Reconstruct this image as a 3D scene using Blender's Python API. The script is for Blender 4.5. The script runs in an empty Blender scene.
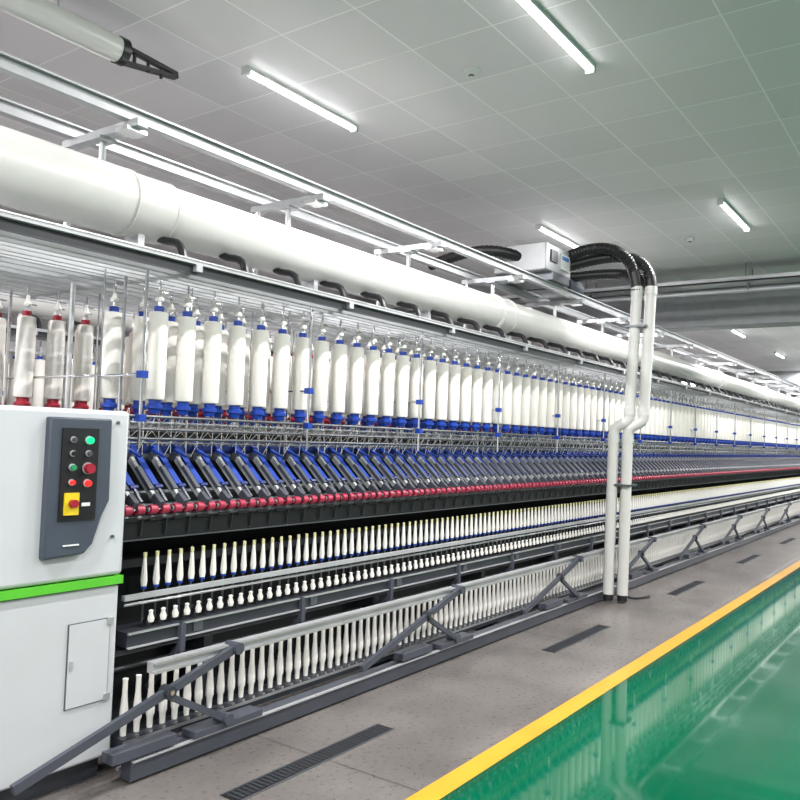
import bpy, math, random
from mathutils import Vector, Matrix
random.seed(3)
H = 1.6   # eye-level datum: geometry below is given relative to this height

# ------------------------------------------------------------------ materials
def mat(name, col, rough=0.5, metal=0.0, var=0.08, scale=6.0, bump=0.0, emit=None, es=0.0, coat=0.0):
    m = bpy.data.materials.new(name); m.use_nodes = True
    nt = m.node_tree; b = nt.nodes['Principled BSDF']
    b.inputs['Roughness'].default_value = rough
    b.inputs['Metallic'].default_value = metal
    if coat:
        b.inputs['Coat Weight'].default_value = coat
        b.inputs['Coat Roughness'].default_value = 0.04
    tc = nt.nodes.new('ShaderNodeTexCoord')
    n = nt.nodes.new('ShaderNodeTexNoise'); n.inputs['Scale'].default_value = scale
    n.inputs['Detail'].default_value = 4
    nt.links.new(tc.outputs['Object'], n.inputs['Vector'])
    r = nt.nodes.new('ShaderNodeValToRGB')
    c0 = [max(0, c*(1-var)) for c in col]; c1 = [min(1, c*(1+var)) for c in col]
    r.color_ramp.elements[0].position = 0.3; r.color_ramp.elements[1].position = 0.7
    r.color_ramp.elements[0].color = (*c0, 1); r.color_ramp.elements[1].color = (*c1, 1)
    nt.links.new(n.outputs['Fac'], r.inputs['Fac'])
    nt.links.new(r.outputs['Color'], b.inputs['Base Color'])
    if bump:
        bp = nt.nodes.new('ShaderNodeBump'); bp.inputs['Strength'].default_value = bump
        nt.links.new(n.outputs['Fac'], bp.inputs['Height'])
        nt.links.new(bp.outputs['Normal'], b.inputs['Normal'])
    if emit:
        b.inputs['Emission Color'].default_value = (*emit, 1)
        b.inputs['Emission Strength'].default_value = es
    return m

M = {}
M['white_paint'] = mat('white_paint', (0.70,0.71,0.70), 0.35, var=0.03)
M['cab_white']   = mat('cabinet_white', (0.50,0.52,0.545), 0.4, var=0.02)
M['cab_low']     = mat('cabinet_grey', (0.48,0.50,0.52), 0.4, var=0.02)
M['pvc']         = mat('white_pvc', (0.60,0.60,0.575), 0.3, var=0.02)
M['roving']      = mat('roving_cotton', (0.76,0.74,0.69), 0.9, var=0.03, scale=150)
M['cotton']      = mat('cop_white', (0.72,0.71,0.67), 0.6, var=0.02)
M['blue']        = mat('blue_plastic', (0.008,0.045,0.32), 0.35)
M['dblue']       = mat('dark_blue_plate', (0.012,0.028,0.14), 0.35)
M['red']         = mat('red_plastic', (0.30,0.01,0.025), 0.4)
M['rubber_red']  = mat('roller_cot_red', (0.34,0.02,0.055), 0.4)
M['alu']         = mat('aluminium', (0.60,0.61,0.62), 0.34, 0.75)
M['alu_soft']    = mat('painted_aluminium', (0.42,0.43,0.445), 0.4, 0.3)
M['chrome']      = mat('polished_steel', (0.66,0.67,0.69), 0.18, 1.0)
M['steel']       = mat('steel_grey', (0.13,0.14,0.155), 0.35, 0.6)
M['dgrey']       = mat('dark_grey_paint', (0.028,0.032,0.040), 0.4)
M['mgrey']       = mat('mid_grey_paint', (0.055,0.062,0.080), 0.4)
M['black']       = mat('black_plastic', (0.008,0.008,0.010), 0.4)
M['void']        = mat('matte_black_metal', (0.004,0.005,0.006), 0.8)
M['yellow_tip']  = mat('yellow_green_plastic', (0.62,0.60,0.33), 0.4)
M['green']       = mat('green_stripe_paint', (0.09,0.45,0.03), 0.4)
M['panel']       = mat('control_panel_grey', (0.05,0.062,0.085), 0.45)
M['yel']         = mat('yellow_plastic', (0.75,0.55,0.02), 0.4)
M['g_lit']       = mat('green_lamp', (0.01,0.6,0.2), 0.3, emit=(0.0,1,0.3), es=0.9)
M['g_dark']      = mat('green_button', (0.02,0.25,0.10), 0.3)
M['r_lit']       = mat('red_lamp', (0.8,0.02,0.02), 0.3, emit=(1,0.02,0.01), es=0.8)
M['tube']        = mat('led_tube', (1,1,1), 0.4, emit=(1,1,1), es=9.0)
M['yline']       = mat('yellow_floor_paint', (0.60,0.31,0.02), 0.3, var=0.08, scale=3)
M['beam']        = mat('beam_grey', (0.32,0.33,0.345), 0.6)
M['label']       = mat('label_blue', (0.05,0.15,0.45), 0.4)

def concrete():
    m = mat('polished_concrete', (0.21,0.19,0.18), 0.28, var=0.28, scale=1.6)
    nt = m.node_tree; b = nt.nodes['Principled BSDF']
    tc = [n for n in nt.nodes if n.type=='TEX_COORD'][0]
    n2 = nt.nodes.new('ShaderNodeTexNoise'); n2.inputs['Scale'].default_value=30; n2.inputs['Detail'].default_value=8
    n2.inputs['Roughness'].default_value=0.75
    nt.links.new(tc.outputs['Object'], n2.inputs['Vector'])
    mr = nt.nodes.new('ShaderNodeMapRange'); mr.inputs['To Min'].default_value=0.15; mr.inputs['To Max'].default_value=0.45
    nt.links.new(n2.outputs['Fac'], mr.inputs['Value']); nt.links.new(mr.outputs['Result'], b.inputs['Roughness'])
    mix = nt.nodes.new('ShaderNodeMixRGB'); mix.blend_type='MULTIPLY'; mix.inputs['Fac'].default_value=0.7
    ramp=[n for n in nt.nodes if n.type=='VALTORGB'][0]
    nt.links.new(ramp.outputs['Color'], mix.inputs['Color1']); nt.links.new(n2.outputs['Fac'], mix.inputs['Color2'])
    br=nt.nodes.new('ShaderNodeTexBrick'); br.offset=0; br.inputs['Scale'].default_value=1.0
    br.inputs['Brick Width'].default_value=3.1; br.inputs['Row Height'].default_value=30
    br.inputs['Mortar Size'].default_value=0.006
    br.inputs['Color1'].default_value=(1,1,1,1); br.inputs['Color2'].default_value=(0.9,0.9,0.9,1); br.inputs['Mortar'].default_value=(0.45,0.43,0.42,1)
    nt.links.new(tc.outputs['Object'], br.inputs['Vector'])
    mx=nt.nodes.new('ShaderNodeMixRGB'); mx.blend_type='MULTIPLY'; mx.inputs['Fac'].default_value=1
    nt.links.new(mix.outputs['Color'], mx.inputs['Color1']); nt.links.new(br.outputs['Color'], mx.inputs['Color2'])
    nt.links.new(mx.outputs['Color'], b.inputs['Base Color'])
    return m
M['concrete'] = concrete()
M['epoxy'] = mat('green_epoxy', (0.0,0.078,0.036), 0.04, var=0.05, scale=0.8, bump=0.003)
M['epoxy'].node_tree.nodes['Principled BSDF'].inputs['IOR'].default_value=1.38

def ceiling_mat():
    m = bpy.data.materials.new('ceiling_tiles'); m.use_nodes=True
    nt=m.node_tree; b=nt.nodes['Principled BSDF']; b.inputs['Roughness'].default_value=0.4
    tc=nt.nodes.new('ShaderNodeTexCoord')
    br=nt.nodes.new('ShaderNodeTexBrick'); br.offset=0; br.squash=1
    br.inputs['Scale'].default_value=1.0
    br.inputs['Brick Width'].default_value=0.6; br.inputs['Row Height'].default_value=0.6
    br.inputs['Mortar Size'].default_value=0.006; br.inputs['Mortar Smooth'].default_value=0.1
    br.inputs['Color1'].default_value=(0.79,0.765,0.78,1); br.inputs['Color2'].default_value=(0.70,0.68,0.695,1)
    br.inputs['Mortar'].default_value=(0.95,0.95,0.95,1)
    nt.links.new(tc.outputs['Object'], br.inputs['Vector'])
    nt.links.new(br.outputs['Color'], b.inputs['Base Color'])
    bp=nt.nodes.new('ShaderNodeBump'); bp.inputs['Strength'].default_value=0.3; bp.inputs['Distance'].default_value=0.01
    nt.links.new(br.outputs['Fac'], bp.inputs['Height']); nt.links.new(bp.outputs['Normal'], b.inputs['Normal'])
    return m
M['ceil']=ceiling_mat()
M['wall']=mat('wall_paint',(0.75,0.74,0.75),0.7)

# ------------------------------------------------------------------ mesh builder
class MB:
    def __init__(s): s.v=[]; s.f=[]; s.m=[]; s.mats=[]
    def mi(s,k):
        if k not in s.mats: s.mats.append(k)
        return s.mats.index(k)
    def add(s,vs,fs,k):
        o=len(s.v); s.v+= [tuple(v) for v in vs]; i=s.mi(k)
        for f in fs: s.f.append([a+o for a in f]); s.m.append(i)
    def box(s,x0,x1,y0,y1,z0,z1,k):
        vs=[(x,y,z) for x in (x0,x1) for y in (y0,y1) for z in (z0,z1)]
        s.add(vs,[(0,1,3,2),(4,6,7,5),(0,4,5,1),(2,3,7,6),(0,2,6,4),(1,5,7,3)],k)
    def frame(s,p,q,up=(0,0,1)):
        p=Vector(p);q=Vector(q);d=(q-p).normalized();u=Vector(up)
        if abs(d.dot(u))>0.99: u=Vector((1,0,0))
        a=d.cross(u).normalized(); b=a.cross(d).normalized(); return p,q,a,b
    def obox(s,p,q,w,h,k,w2=None,h2=None):
        p,q,a,b=s.frame(p,q); w2=w2 or w; h2=h2 or h
        vs=[]
        for c,ww,hh in ((p,w,h),(q,w2,h2)):
            for i,j in ((-1,-1),(1,-1),(1,1),(-1,1)): vs.append(c+a*(i*ww/2)+b*(j*hh/2))
        s.add(vs,[(3,2,1,0),(4,5,6,7),(0,1,5,4),(1,2,6,5),(2,3,7,6),(3,0,4,7)],k)
    def cyl(s,p,q,r,k,seg=12,r2=None):
        p,q,a,b=s.frame(p,q); r2=r if r2 is None else r2; vs=[]
        for c,rr in ((p,r),(q,r2)):
            for i in range(seg):
                t=2*math.pi*i/seg; vs.append(c+a*(rr*math.cos(t))+b*(rr*math.sin(t)))
        fs=[(i,(i+1)%seg,seg+(i+1)%seg,seg+i) for i in range(seg)]
        fs+= [tuple(range(seg-1,-1,-1)),tuple(range(seg,2*seg))]
        s.add(vs,fs,k)
    def rev(s,x,y,prof,seg=12):
        for i in range(len(prof)-1):
            r0,z0,k=prof[i]; r1,z1=prof[i+1][:2]; vs=[]
            for r,z in ((r0,z0),(r1,z1)):
                for j in range(seg):
                    t=2*math.pi*j/seg; vs.append((x+r*math.cos(t),y+r*math.sin(t),z))
            s.add(vs,[(j,(j+1)%seg,seg+(j+1)%seg,seg+j) for j in range(seg)],k)
    def sweep(s,pts,rad,k,seg=12):
        pts=[Vector(p) for p in pts]; n=len(pts); vs=[]
        pa=None
        for i,p in enumerate(pts):
            d=(pts[min(i+1,n-1)]-pts[max(i-1,0)]).normalized()
            if pa is None:
                u=Vector((0,0,1)) if abs(d.z)<0.9 else Vector((1,0,0))
                a=d.cross(u).normalized()
            else: a=(pa-d*pa.dot(d)).normalized()
            pa=a; b=a.cross(d).normalized(); r=rad(i) if callable(rad) else rad
            for j in range(seg):
                t=2*math.pi*j/seg; vs.append(p+a*(r*math.cos(t))+b*(r*math.sin(t)))
        fs=[(i*seg+j,i*seg+(j+1)%seg,(i+1)*seg+(j+1)%seg,(i+1)*seg+j) for i in range(n-1) for j in range(seg)]
        fs+=[tuple(range(seg-1,-1,-1)),tuple(range((n-1)*seg,n*seg))]
        s.add(vs,fs,k)
    def prism(s,poly,y0,y1,k):
        n=len(poly); vs=[(x,y0,z) for x,z in poly]+[(x,y1,z) for x,z in poly]
        fs=[tuple(range(n)),tuple(range(2*n-1,n-1,-1))]+[(i,n+i,n+(i+1)%n,(i+1)%n) for i in range(n)]
        s.add(vs,fs,k)
    def build(s,name,parent=None,arr=None,bevel=0):
        me=bpy.data.meshes.new(name); me.from_pydata([(x,y,z+H) for x,y,z in s.v],[],s.f)
        for k in s.mats: me.materials.append(M[k])
        me.polygons.foreach_set('material_index',s.m)
        me.polygons.foreach_set('use_smooth',[True]*len(s.f))
        me.update()
        import bmesh
        bm=bmesh.new(); bm.from_mesh(me); bmesh.ops.remove_doubles(bm,verts=bm.verts,dist=1e-5)
        bmesh.ops.recalc_face_normals(bm,faces=bm.faces); bm.to_mesh(me); bm.free()
        me.set_sharp_from_angle(angle=math.radians(35))
        o=bpy.data.objects.new(name,me); bpy.context.collection.objects.link(o)
        if parent: o.parent=parent
        if bevel:
            b=o.modifiers.new('bev','BEVEL'); b.width=bevel; b.segments=3; b.limit_method='ANGLE'
        if arr:
            a=o.modifiers.new('arr','ARRAY'); a.use_relative_offset=False; a.use_constant_offset=True
            a.constant_offset_displace=(arr[1],0,0); a.count=int(arr[0])
        return o
def empty(name,loc=(0,0,0)):
    e=bpy.data.objects.new(name,None); e.location=loc; e.empty_display_size=0.2
    bpy.context.collection.objects.link(e); return e
def bez(p0,p1,p2,p3,n):
    out=[]
    for i in range(n+1):
        t=i/n; out.append(Vector(p0)*(1-t)**3+Vector(p1)*3*t*(1-t)**2+Vector(p2)*3*t*t*(1-t)+Vector(p3)*t**3)
    return out

XS, XE = 2.36, 46.0
L = XE-XS

# ------------------------------------------------------------------ room shell
CZ=2.55
b=MB(); b.box(-8,60,2.02,16,-H-0.1,-H,'concrete'); b.build('floor')
b=MB(); b.box(-8,60,-10,2.02,-H-0.1,-H,'epoxy'); b.build('floor_green_epoxy')
b=MB(); b.box(-8,60,1.915,2.03,-H,-H+0.002,'yline'); b.build('floor_marking_stripe')
b=MB(); b.box(-8,60,-10,16,CZ,CZ+0.1,'ceil'); b.build('ceiling')
b=MB(); b.box(60,60.2,-10,16,-H-0.1,CZ+0.1,'wall'); b.build('wall_far')
b=MB(); b.box(-8,60,16,16.2,-H-0.1,CZ+0.1,'wall'); b.build('wall_left')
b=MB(); b.box(-8,60,-10.2,-10,-H-0.1,CZ+0.1,'wall'); b.build('wall_right')
b=MB(); b.box(-8.2,-8,-10.2,16.2,-H-0.1,CZ+0.1,'wall'); b.build('wall_back')
for x in (13.0,28.0,43.0):
    b=MB(); b.box(x,x+0.5,-10,16,1.92,CZ,'beam'); b.build('ceiling_beam')
b=MB()
b.box(11.5,11.56,-10,16,2.30,2.36,'alu_soft'); b.box(11.9,11.96,-10,16,2.30,2.36,'alu_soft')
b.box(11.5,11.96,-10,16,2.30,2.31,'alu_soft')
b.cyl((11.7,-10,2.2),(11.7,16,2.2),0.03,'alu_soft')
for i in range(11):
    y=-9+i*2.3
    b.cyl((11.53,y,2.3),(11.53,y,CZ),0.006,'steel',6); b.cyl((11.93,y,2.3),(11.93,y,CZ),0.006,'steel',6)
    b.box(11.66,11.74,y-0.01,y+0.01,2.2,2.31,'steel')
b.build('cable_tray')

# ------------------------------------------------------------------ lights
def fixture(x,y):
    e=empty('ceiling_light',(0,0,0))
    b=MB()
    b.prism([(x,CZ),(x+1.24,CZ),(x+1.24,CZ-0.025),(x,CZ-0.025)],y-0.032,y+0.032,'white_paint')
    b.box(x,x+0.03,y-0.032,y+0.032,CZ-0.06,CZ-0.025,'white_paint'); b.box(x+1.21,x+1.24,y-0.032,y+0.032,CZ-0.06,CZ-0.025,'white_paint')
    b.cyl((x+0.03,y,CZ-0.042),(x+1.21,y,CZ-0.042),0.016,'tube',10)
    b.build('lamp_housing',e)
    ld=bpy.data.lights.new('tube_lamp','AREA'); ld.shape='RECTANGLE'; ld.size=1.2; ld.size_y=0.045; ld.energy=POW; ld.color=(1,0.975,0.975)
    lo=bpy.data.objects.new('tube_lamp',ld); lo.location=(x+0.62,y,CZ+H-0.064); bpy.context.collection.objects.link(lo); lo.parent=e
POW=148
for ry in (-4.0,0.02,2.09,4.13,7.8):
    for k in range(-2,8):
        fixture(3.78+4.66*k, ry)

for x,y in ((4.65,2.81),(9.9,2.8)):
    b=MB(); b.rev(x,y,[(0.0,CZ-0.05,'white_paint'),(0.018,CZ-0.05,'mgrey'),(0.022,CZ-0.038,'white_paint'),(0.05,CZ-0.03,'white_paint'),(0.06,CZ,'white_paint')],16)
    b.build('smoke_detector')

# ------------------------------------------------------------------ floor grates
for x in (2.5,5.75,8.85,12,15.1,18.2):
    b=MB(); b.box(x,x+1.15,2.575,2.675,-H,-H+0.003,'black')
    b.box(x,x+1.15,2.565,2.575,-H,-H+0.004,'steel'); b.box(x,x+1.15,2.675,2.685,-H,-H+0.004,'steel')
    for i in range(38):
        b.box(x+0.02+i*0.0295,x+0.032+i*0.0295,2.585,2.665,-H+0.003,-H+0.005,'dgrey')
    b.build('floor_grate')

# ------------------------------------------------------------------ machine
machine=empty('ring_spinning_machine')
def make_machine(root):
    b=MB()
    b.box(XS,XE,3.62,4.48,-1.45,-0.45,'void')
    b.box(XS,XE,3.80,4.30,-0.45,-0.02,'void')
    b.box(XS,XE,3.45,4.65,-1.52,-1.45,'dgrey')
    b.build('machine_core',root)
    b=MB()
    b.box(XS-0.05,XE,3.06,3.13,-1.585,-1.49,'mgrey')
    b.box(XS-0.05,XE,3.04,3.06,-1.498,-1.49,'alu_soft')
    b.box(XS-0.05,XE,3.145,3.165,-1.56,-1.545,'alu')
    b.box(XS,XE,3.19,3.31,-1.50,-1.45,'dgrey')
    b.box(XS,XE,3.185,3.19,-1.47,-1.455,'alu')
    b.build('base_rail',root)
    b=MB()
    b.box(XS+0.06,XE,3.08,3.12,-1.135,-1.085,'alu_soft')
    b.box(XS+0.06,XE,3.06,3.08,-1.095,-1.085,'alu'); b.box(XS+0.06,XE,3.06,3.08,-1.135,-1.125,'alu')
    b.build('doffer_beam',root)
    b=MB()
    b.box(XS+0.05,XE,3.30,3.325,-0.835,-0.81,'alu_soft')
    b.cyl((XS+0.05,3.31,-0.855),(XE,3.31,-0.855),0.009,'chrome',8)
    b.box(XS+0.05,XE,3.27,3.44,-1.05,-0.98,'dgrey')
    b.box(XS+0.05,XE,3.255,3.27,-0.988,-0.98,'alu'); b.box(XS+0.05,XE,3.255,3.27,-1.055,-1.049,'alu_soft')
    b.cyl((XS,3.35,-1.09),(XE,3.35,-1.09),0.016,'steel',8)
    b.cyl((XS,3.45,-1.20),(XE,3.45,-1.20),0.014,'steel',8)
    b.box(XS,XE,3.42,3.60,-0.70,-0.66,'black')
    b.build('ring_rail',root)
    b=MB()
    b.box(XS,XE,3.38,3.66,-0.56,-0.47,'black')
    b.box(XS,XE,3.368,3.38,-0.56,-0.555,'steel')
    b.cyl((XS,3.365,-0.445),(XE,3.365,-0.445),0.012,'steel',8)
    b.cyl((XS,3.46,-0.40),(XE,3.46,-0.40),0.014,'steel',8)
    b.cyl((XS,3.55,-0.34),(XE,3.55,-0.34),0.014,'steel',8)
    b.cyl((XS,3.63,-0.155),(XE,3.63,-0.155),0.018,'steel',8)
    b.box(XS,XE,3.68,3.72,-0.17,-0.07,'dblue')
    b.build('roller_beam',root)
    # drafting arms (pitch .15)
    b=MB(); x=XS+0.1
    for s_ in (-0.036,0.036):
        b.cyl((x+s_-0.022,3.335,-0.405),(x+s_+0.018,3.335,-0.405),0.024,'rubber_red',12)
        b.cyl((x+s_-0.025,3.335,-0.405),(x+s_+0.023,3.335,-0.405),0.012,'black',8)
    b.cyl((x-0.068,3.335,-0.405),(x+0.068,3.335,-0.405),0.008,'chrome',8)
    b.cyl((x-0.066,3.335,-0.405),(x-0.062,3.335,-0.405),0.013,'alu',10)
    b.obox((x,3.36,-0.37),(x,3.60,-0.15),0.020,0.030,'alu_soft',0.024,0.03)
    b.obox((x,3.32,-0.385),(x,3.375,-0.345),0.028,0.045,'mgrey')
    b.obox((x,3.40,-0.315),(x,3.52,-0.205),0.028,0.022,'mgrey')
    b.cyl((x-0.02,3.60,-0.15),(x+0.02,3.60,-0.15),0.024,'mgrey',10)
    b.obox((x,3.60,-0.115),(x,3.50,-0.15),0.022,0.016,'blue',0.016,0.01)
    b.obox((x+0.062,3.43,-0.31),(x+0.062,3.70,-0.065),0.036,0.012,'blue')
    b.cyl((x+0.04,3.43,-0.30),(x+0.085,3.43,-0.30),0.014,'dblue',8)
    b.obox((x+0.062,3.42,-0.31),(x+0.062,3.36,-0.37),0.014,0.012,'steel')
    b.obox((x-0.04,3.36,-0.455),(x+0.04,3.36,-0.455),0.02,0.014,'black')
    b.obox((x+0.075,3.36,-0.44),(x+0.075,3.375,-0.54),0.006,0.012,'dgrey')
    b.build('drafting_arms',root,(L/0.15-1,0.15))
    # spindle cops (pitch .075)
    b=MB(); x=XS+0.2; y=3.36
    b.rev(x,y,[(0.0,-0.80,'blue'),(0.014,-0.80,'blue'),(0.014,-0.787,'cotton'),(0.0175,-0.76,'cotton'),(0.0125,-0.70,'cotton'),(0.0085,-0.648,'yellow_tip'),(0.0095,-0.622,'yellow_tip'),(0.0,-0.619,'yellow_tip')],8)
    b.rev(x,y,[(0.006,-0.97,'steel'),(0.006,-0.80,'steel')],6)
    b.obox((x-0.012,3.315,-0.965),(x+0.012,3.315,-0.925),0.028,0.025,'black')
    b.rev(x+0.006,3.30,[(0.0,-0.960,'cotton'),(0.014,-0.955,'cotton'),(0.0185,-0.937,'cotton'),(0.009,-0.912,'cotton'),(0.012,-0.899,'cotton'),(0.0,-0.894,'cotton')],8)
    b.build('spindle_row',root,(L/0.075-3,0.075))
    # lower cops on conveyor
    b=MB(); x=XS+0.04; y=3.25
    b.rev(x,y,[(0.0,-1.45,'cotton'),(0.014,-1.45,'cotton'),(0.016,-1.40,'cotton'),(0.0215,-1.385,'cotton'),(0.0215,-1.35,'cotton'),(0.013,-1.26,'cotton'),(0.012,-1.20,'cotton'),(0.014,-1.185,'cotton'),(0.0,-1.18,'cotton')],10)
    b.box(x+0.03,x+0.045,3.185,3.19,-1.452,-1.44,'alu')
    b.build('cop_conveyor_row',root,(L/0.075-1,0.075))
    b=MB(); x=XS+0.35
    b.box(x,x+0.03,3.24,3.27,-1.12,-0.98,'mgrey'); b.obox((x+0.015,3.26,-1.10),(x+0.015,3.50,-1.35),0.03,0.03,'mgrey')
    b.box(x+0.1,x+0.16,3.262,3.27,-1.04,-0.99,'steel')
    b.build('rail_brackets',root,(L/0.9-1,0.9))
    # creel
    b=MB()
    X0=0.0
    b.box(X0,XE,3.24,3.27,0.850,0.875,'alu_soft'); b.box(X0,XE,3.235,3.24,0.868,0.875,'alu')
    b.box(X0,XE,3.27,3.28,0.80,0.85,'dgrey')
    for y in (3.34,3.42,3.50,3.60,3.68,3.75,3.86,3.98,4.10,4.22,4.34,4.40,4.50,4.58,4.65,4.76,4.86):
        b.box(X0,XE,y-0.010,y+0.010,0.79,0.815,'alu_soft')
    n=int((XE-X0)/1.25)
    for i in range(n):
        xx=X0+0.2+i*1.25
        b.box(xx,xx+0.04,3.24,4.88,0.815,0.85,'alu_soft')
    for y,z,r in ((3.42,0.06,0.008),(3.42,-0.005,0.006),(3.46,-0.055,0.008),(3.60,-0.08,0.008),(3.72,0.03,0.009),(4.4,0.03,0.009)):
        b.cyl((XS,y,z),(XE,y,z),r,'steel' if r<0.009 else 'alu_soft',8)
    b.build('creel_rails',root)
    b=MB(); xx=XS+0.16
    b.cyl((xx,3.40,-0.10),(xx,3.40,0.80),0.009,'chrome',8)
    b.cyl((xx+0.03,3.62,-0.46),(xx+0.03,3.62,0.80),0.009,'chrome',8)
    b.cyl((xx,4.70,-0.46),(xx,4.70,0.80),0.010,'chrome',8)
    for z in (0.05,0.27): b.box(xx-0.02,xx+0.02,3.378,3.422,z-0.018,z+0.018,'blue')
    b.cyl((xx,4.05,-0.05),(xx,4.05,0.79),0.014,'alu',8)
    b.cyl((xx,3.40,0.27),(xx,4.70,0.27),0.007,'chrome',8)
    b.build('creel_posts',root,(L/1.25,1.25))
    b=MB(); xx=XS+0.04
    b.cyl((xx,3.58,-0.10),(xx,3.58,0.80),0.005,'chrome',6)
    b.cyl((xx+0.2,3.88,-0.05),(xx+0.2,3.88,0.80),0.005,'chrome',6)
    b.cyl((xx+0.4,4.22,-0.05),(xx+0.4,4.22,0.80),0.005,'chrome',6)
    b.build('creel_thin_rods',root,(L/0.56-1,0.56))
    b=MB(); xx=XS+0.1
    for dx in (0,0.0935):
        b.cyl((xx+dx,3.44,0.06),(xx+dx+0.17,3.47,-0.09),0.002,'chrome',5)
        b.cyl((xx+dx+0.17,3.44,0.06),(xx+dx,3.47,-0.09),0.002,'chrome',5)
    b.cyl((xx+0.05,3.48,0.1),(xx+0.0,3.60,-0.15),0.002,'roving',5)
    b.cyl((xx+0.05,3.48,0.1),(xx+0.15,3.60,-0.15),0.002,'roving',5)
    b.cyl((xx+0.12,3.70,0.1),(xx+0.06,3.62,-0.15),0.002,'roving',5)
    b.build('roving_guides',root,(L/0.187-1,0.187))
    def bob(name,y,x0,base):
        b=MB(); x=x0; R=0.050
        b.rev(x,y,[(0.0,0.078,base),(0.028,0.078,base),(0.032,0.10,base),(0.043,0.105,base),(0.043,0.122,base),(0.032,0.128,base),(0.032,0.150,'roving'),(R-0.003,0.153,'roving'),(R,0.163,'roving'),(R,0.603,'roving'),(R-0.004,0.613,'roving'),(0.026,0.617,base),(0.026,0.645,base),(0.010,0.649,'chrome'),
                  (0.009,0.672,'cotton'),(0.022,0.674,'cotton'),(0.024,0.688,'cotton'),(0.014,0.70,'cotton'),(0.010,0.72,'cotton'),(0.007,0.74,'chrome'),(0.005,0.80,'chrome')],14)
        b.obox((x,y,0.725),(x+0.05,y,0.725),0.01,0.008,'chrome')
        b.build(name,root,((XE-x0)/0.187,0.187))
    bob('roving_bobbins_front',3.50,XS+0.32,'blue')
    bob('roving_bobbins_second',3.75,XS+0.22,'blue')
    bob('roving_bobbins_third',4.40,XS+0.10,'red')
    bob('roving_bobbins_rear',4.65,XS+0.06,'red')
    # doffer arms
    b=MB(); xt=2.90
    y=3.04
    b.obox((xt,y,-1.10),(xt-1.15,y,-1.43),0.025,0.040,'mgrey')
    b.obox((xt-0.42,y,-1.24),(xt-0.05,y,-1.44),0.025,0.032,'mgrey')
    b.cyl((xt,y-0.03,-1.10),(xt,3.10,-1.10),0.030,'mgrey',12)
    b.cyl((xt-0.42,y-0.03,-1.22),(xt-0.42,3.07,-1.22),0.03,'dgrey',12)
    b.cyl((xt-0.42,y-0.036,-1.22),(xt-0.42,y-0.03,-1.22),0.012,'chrome',10)
    b.obox((xt-0.25,3.08,-1.47),(xt+0.20,3.08,-1.47),0.10,0.03,'mgrey')
    b.cyl((xt-0.05,y-0.03,-1.44),(xt-0.05,3.10,-1.44),0.03,'mgrey',12)
    b.obox((xt-0.7,3.08,-1.455),(xt-0.35,3.08,-1.455),0.08,0.045,'mgrey')
    b.build('doffer_arms',root,(L/2.2-1,2.2))
    b=MB(); b.box(XS+0.6,XS+0.66,3.35,4.7,-H,-0.97,'dgrey'); b.box(XS+0.58,XS+0.68,3.12,3.4,-H,-1.52,'dgrey')
    b.build('machine_legs',root,(L/1.5-1,1.5))
    b=MB()
    b.box(XS,XE,4.48,4.72,-0.56,-0.45,'black'); b.box(XS,XE,4.8,4.86,-0.87,-0.8,'alu_soft'); b.box(XS,XE,4.9,5.0,-1.59,-1.5,'mgrey'); b.box(XS,XE,4.9,4.94,-1.14,-1.07,'alu_soft')
    b.build('back_side_rails',root)
make_machine(machine)

def make_pipe(root):
    b=MB()
    y,z,r=3.66,1.19,0.160
    b.cyl((-0.5,y,z),(XE,y,z),r,'pvc',40)
    xx=2.5
    while xx<XE:
        b.cyl((xx,y,z),(xx+0.28,y,z),r+0.010,'pvc',40)
        b.cyl((xx+0.02,y,z),(xx+0.035,y,z),r+0.018,'pvc',40)
        b.cyl((xx+0.27,y,z),(xx+0.28,y,z),r+0.014,'pvc',40)
        xx+=4.0
    b.cyl((-0.5,y,z),(2.5,y,z),r+0.016,'pvc',40)
    b.build('suction_duct',root)
    b=MB(); x=2.75
    b.sweep(bez((x,3.62,1.04),(x,3.50,0.98),(x,3.42,1.06),(x,3.40,0.84),8),0.022,'black',10)
    b.build('duct_elbows',root,(80,0.45))
    b=MB(); x=1.2
    b.box(x,x+0.04,3.6,3.72,0.85,1.04,'alu_soft')
    b.build('duct_saddles',root,(32,1.4))
make_pipe(machine)

cl=empty('travelling_overhead_cleaner')
def make_track(root):
    b=MB()
    for y in (3.45,3.93):
        b.box(-0.5,XE,y-0.03,y+0.03,1.60,1.610,'alu_soft'); b.box(-0.5,XE,y-0.005,y+0.005,1.55,1.60,'alu_soft'); b.box(-0.5,XE,y-0.026,y+0.026,1.54,1.55,'alu_soft')
    b.build('track_rails',root)
    b=MB(); x=2.42
    b.box(x-0.03,x+0.03,3.36,4.02,1.50,1.54,'alu_soft')
    b.box(x-0.06,x+0.06,3.40,3.50,1.48,1.50,'alu')
    b.cyl((x,3.98,0.80),(x,3.98,1.50),0.018,'alu',10)
    b.cyl((x,3.69,1.35),(x,3.69,1.50),0.018,'alu',10)
    b.box(x-0.05,x+0.05,3.64,3.74,1.485,1.50,'alu_soft')
    b.build('track_brackets',root,(31,1.4))
make_track(cl)

def dup(root,name,dy):
    e=empty(name,(0,dy,0))
    for c in root.children:
        o=c.copy(); bpy.context.collection.objects.link(o); o.parent=e
dup(machine,'ring_spinning_machine',3.7); dup(cl,'overhead_cleaner_rail',3.7)

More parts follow.
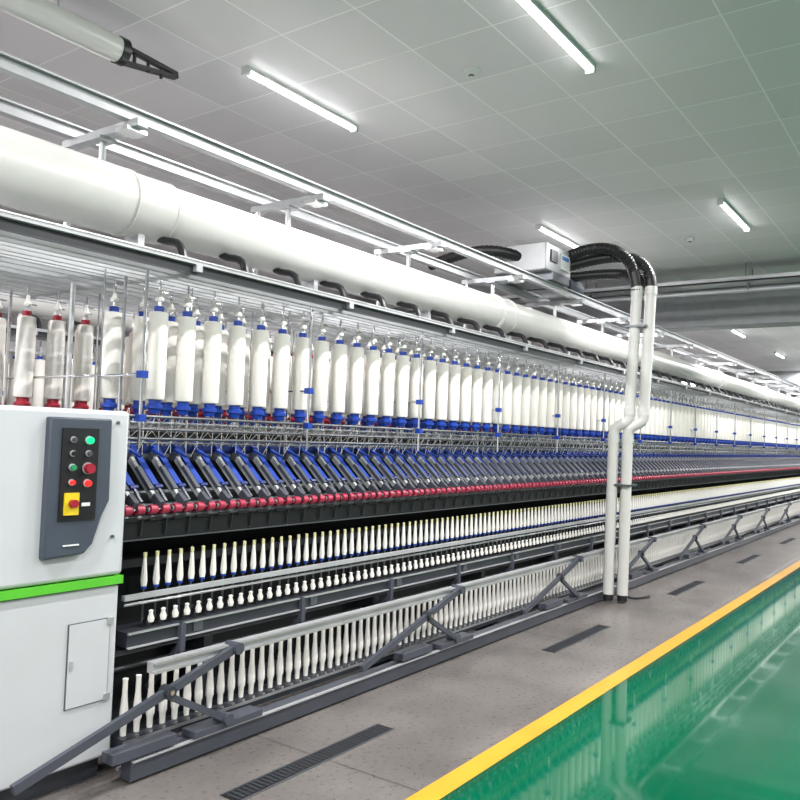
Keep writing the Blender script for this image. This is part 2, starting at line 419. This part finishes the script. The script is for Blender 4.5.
# ------------------------------------------------------------------ headstock cabinet with the controls (part of the machine)
cab=empty('headstock_control_cabinet'); cab.parent=machine
b=MB(); b.box(0.7,2.32,3.20,4.90,-0.68,0.075,'cab_white'); b.build('upper_housing',cab,bevel=0.02)
b=MB(); b.box(0.7,2.31,3.21,4.90,-1.50,-0.725,'cab_low'); b.build('lower_housing',cab,bevel=0.012)
b=MB(); b.box(0.7,2.32,3.195,4.90,-0.720,-0.684,'green'); b.box(0.75,2.28,3.26,4.85,-H,-1.50,'dgrey')
b.box(2.32,2.35,3.3,4.85,-1.5,0.0,'dgrey')
b.build('green_stripe_and_plinth',cab)
b=MB()
x0,x1,z0,z1=2.06,2.27,-1.24,-0.87
for a in ((x0,x1,z1-0.004,z1),(x0,x1,z0,z0+0.004),(x0,x0+0.004,z0,z1),(x1-0.004,x1,z0,z1)):
    b.box(a[0],a[1],3.205,3.215,a[2],a[3],'steel')
b.box(x0+0.004,x1-0.004,3.202,3.215,z0+0.004,z1-0.004,'cab_low')
b.box(x0+0.012,x0+0.026,3.198,3.21,-1.07,-1.03,'alu_soft')
b.box(x1-0.02,x1+0.01,3.196,3.21,-0.90,-0.87,'alu'); b.box(x1-0.02,x1+0.01,3.196,3.21,-1.24,-1.21,'alu')
b.build('hatch_door',cab)
b=MB()
b.prism([(1.90,0.035),(2.20,0.035),(2.205,-0.33),(2.17,-0.40),(2.13,-0.52),(2.09,-0.56),(1.90,-0.57)],3.165,3.21,'panel')
b.build('panel_bezel',cab,bevel=0.008)
b=MB()
b.box(1.955,2.13,3.158,3.17,-0.41,-0.01,'black')
yb=3.158
def btn(x,z,r,k,d=0.02,ring='alu_soft'):
    b.cyl((x,yb+0.002,z),(x,yb-0.006,z),r+0.004,ring,16); b.cyl((x,yb,z),(x,yb-d,z),r,k,16)
btn(2.005,-0.060,0.010,'mgrey'); btn(2.08,-0.062,0.015,'g_lit')
btn(2.005,-0.12,0.010,'black'); btn(2.08,-0.12,0.010,'mgrey')
btn(2.005,-0.18,0.012,'g_dark'); btn(2.08,-0.185,0.022,'red',0.03)
btn(2.005,-0.245,0.010,'r_lit'); btn(2.08,-0.25,0.014,'r_lit')
b.box(1.975,2.04,3.145,3.16,-0.385,-0.29,'yel'); b.cyl((2.007,3.145,-0.335),(2.007,3.12,-0.335),0.018,'red',16)
b.box(2.06,2.10,3.155,3.16,-0.35,-0.335,'white_paint')
b.box(1.985,2.06,3.160,3.166,-0.52,-0.514,'white_paint')
b.build('button_panel',cab)
b=MB()
b.cyl((2.25,3.19,0.02),(2.25,3.20,0.02),0.008,'steel'); b.cyl((2.25,3.19,-0.5),(2.25,3.20,-0.5),0.008,'steel')
b.build('screws',cab)

# ------------------------------------------------------------------ travelling cleaner
b=MB()
b.box(7.15,7.75,3.40,3.98,1.70,1.98,'alu_soft'); b.build('blower_box',cl,bevel=0.015)
b=MB()
b.box(7.25,7.65,3.37,4.02,1.615,1.70,'steel')
b.box(7.25,7.40,3.385,3.40,1.80,1.92,'mgrey')
b.box(7.48,7.68,3.385,3.40,1.76,1.92,'white_paint'); b.box(7.50,7.66,3.383,3.385,1.86,1.90,'label')
b.cyl((7.8,3.5,1.66),(8.15,3.5,1.66),0.09,'mgrey',16)
for x in (7.3,7.6):
    for y in (3.45,3.93): b.cyl((x,y-0.03,1.65),(x,y+0.03,1.65),0.04,'black',14)
b.box(7.75,8.2,3.45,3.9,1.62,1.66,'steel')
b.build('drive_unit',cl)
rad=lambda r:(lambda i:r*(1.05 if i%2 else 0.95))
tops=[(8.0,2.78,1.56),(8.05,2.65,1.56),(8.18,2.70,1.52)]
b=MB()
b.sweep(bez((7.7,3.5,1.90),(7.85,3.2,2.10),(7.98,2.80,2.12),tops[0],70),rad(0.058),'black',14)
b.sweep(bez((7.7,3.6,1.80),(8.1,3.1,2.02),(8.07,2.66,2.06),tops[1],70),rad(0.058),'black',14)
b.sweep(bez((7.75,3.7,1.74),(8.2,3.3,1.80),(8.2,2.70,1.92),tops[2],70),rad(0.055),'black',14)
b.sweep(bez((7.2,3.7,1.85),(6.9,3.9,1.95),(6.9,4.2,1.9),(6.9,4.6,1.8),40),rad(0.055),'black',12)
b.build('corrugated_hoses',cl)
b=MB()
for i,(x,y,z) in enumerate(tops):
    y1=y+0.05; y2=y+0.20; y3=y+0.22
    pts=[(x,y,z),(x,y1,0.32)]+bez((x,y1,0.30),(x,y1,0.18),(x-0.03,y2,0.24),(x-0.03,y2,0.10),10)+[(x-0.03,y2,0.08),(x-0.03,y3,-1.52)]
    b.sweep(pts,0.054,'pvc',18)
    b.cyl((x,y,z-0.02),(x,y,z+0.06),0.060,'pvc',18)
    b.cyl((x,y1,0.30),(x,y1,0.38),0.060,'pvc',18)
    b.cyl((x-0.03,y2,0.02),(x-0.03,y2,0.10),0.060,'pvc',18)
    b.cyl((x-0.03,y3,-1.58),(x-0.03,y3,-1.50),0.05,'black',14)
b.build('suction_pipes',cl)
b=MB()
b.box(7.93,8.2,2.80,3.06,-0.42,-0.40,'steel'); b.box(7.93,8.2,2.66,2.88,1.2,1.22,'steel')
b.sweep(bez((8.1,2.9,-1.5),(8.1,2.85,-1.58),(8.2,2.8,-1.58),(8.5,2.75,-1.585),8),0.012,'black',8)
b.build('pipe_clamps',cl)

b=MB()
b.cyl((0.8,4.15,2.25),(2.80,4.15,2.25),0.075,'pvc',24); b.cyl((2.78,4.15,2.25),(2.83,4.15,2.25),0.082,'black',24)
b.obox((2.83,4.15,2.19),(3.22,4.15,2.25),0.05,0.02,'black'); b.obox((2.80,4.15,2.29),(3.22,4.15,2.27),0.04,0.025,'black')
for x in (2.9,3.0,3.1): b.box(x,x+0.012,4.14,4.16,2.20,2.28,'black')
for x in (1.2,2.4): b.cyl((x,4.15,2.3),(x,4.15,CZ),0.006,'alu_soft',6)
b.build('ventilation_pipe')

# ------------------------------------------------------------------ world + camera
w=bpy.data.worlds.new('w'); bpy.context.scene.world=w; w.use_nodes=True
w.node_tree.nodes['Background'].inputs['Color'].default_value=(0.8,0.85,0.9,1); w.node_tree.nodes['Background'].inputs['Strength'].default_value=0.5
d1=Vector((570,-57,-800)).normalized(); u=Vector((0.035,1,-0.0463)); u=(u-d1*u.dot(d1)).normalized(); d2=u.cross(d1)
R=Matrix((d1,d2,u))
cd=bpy.data.cameras.new('camera'); cd.lens=36; cd.sensor_width=36; cd.clip_end=200
co=bpy.data.objects.new('camera',cd); co.matrix_world=Matrix.Translation((0,0,H))@R.to_4x4()
bpy.context.collection.objects.link(co); bpy.context.scene.camera=co
bpy.context.scene.view_settings.view_transform='Standard'
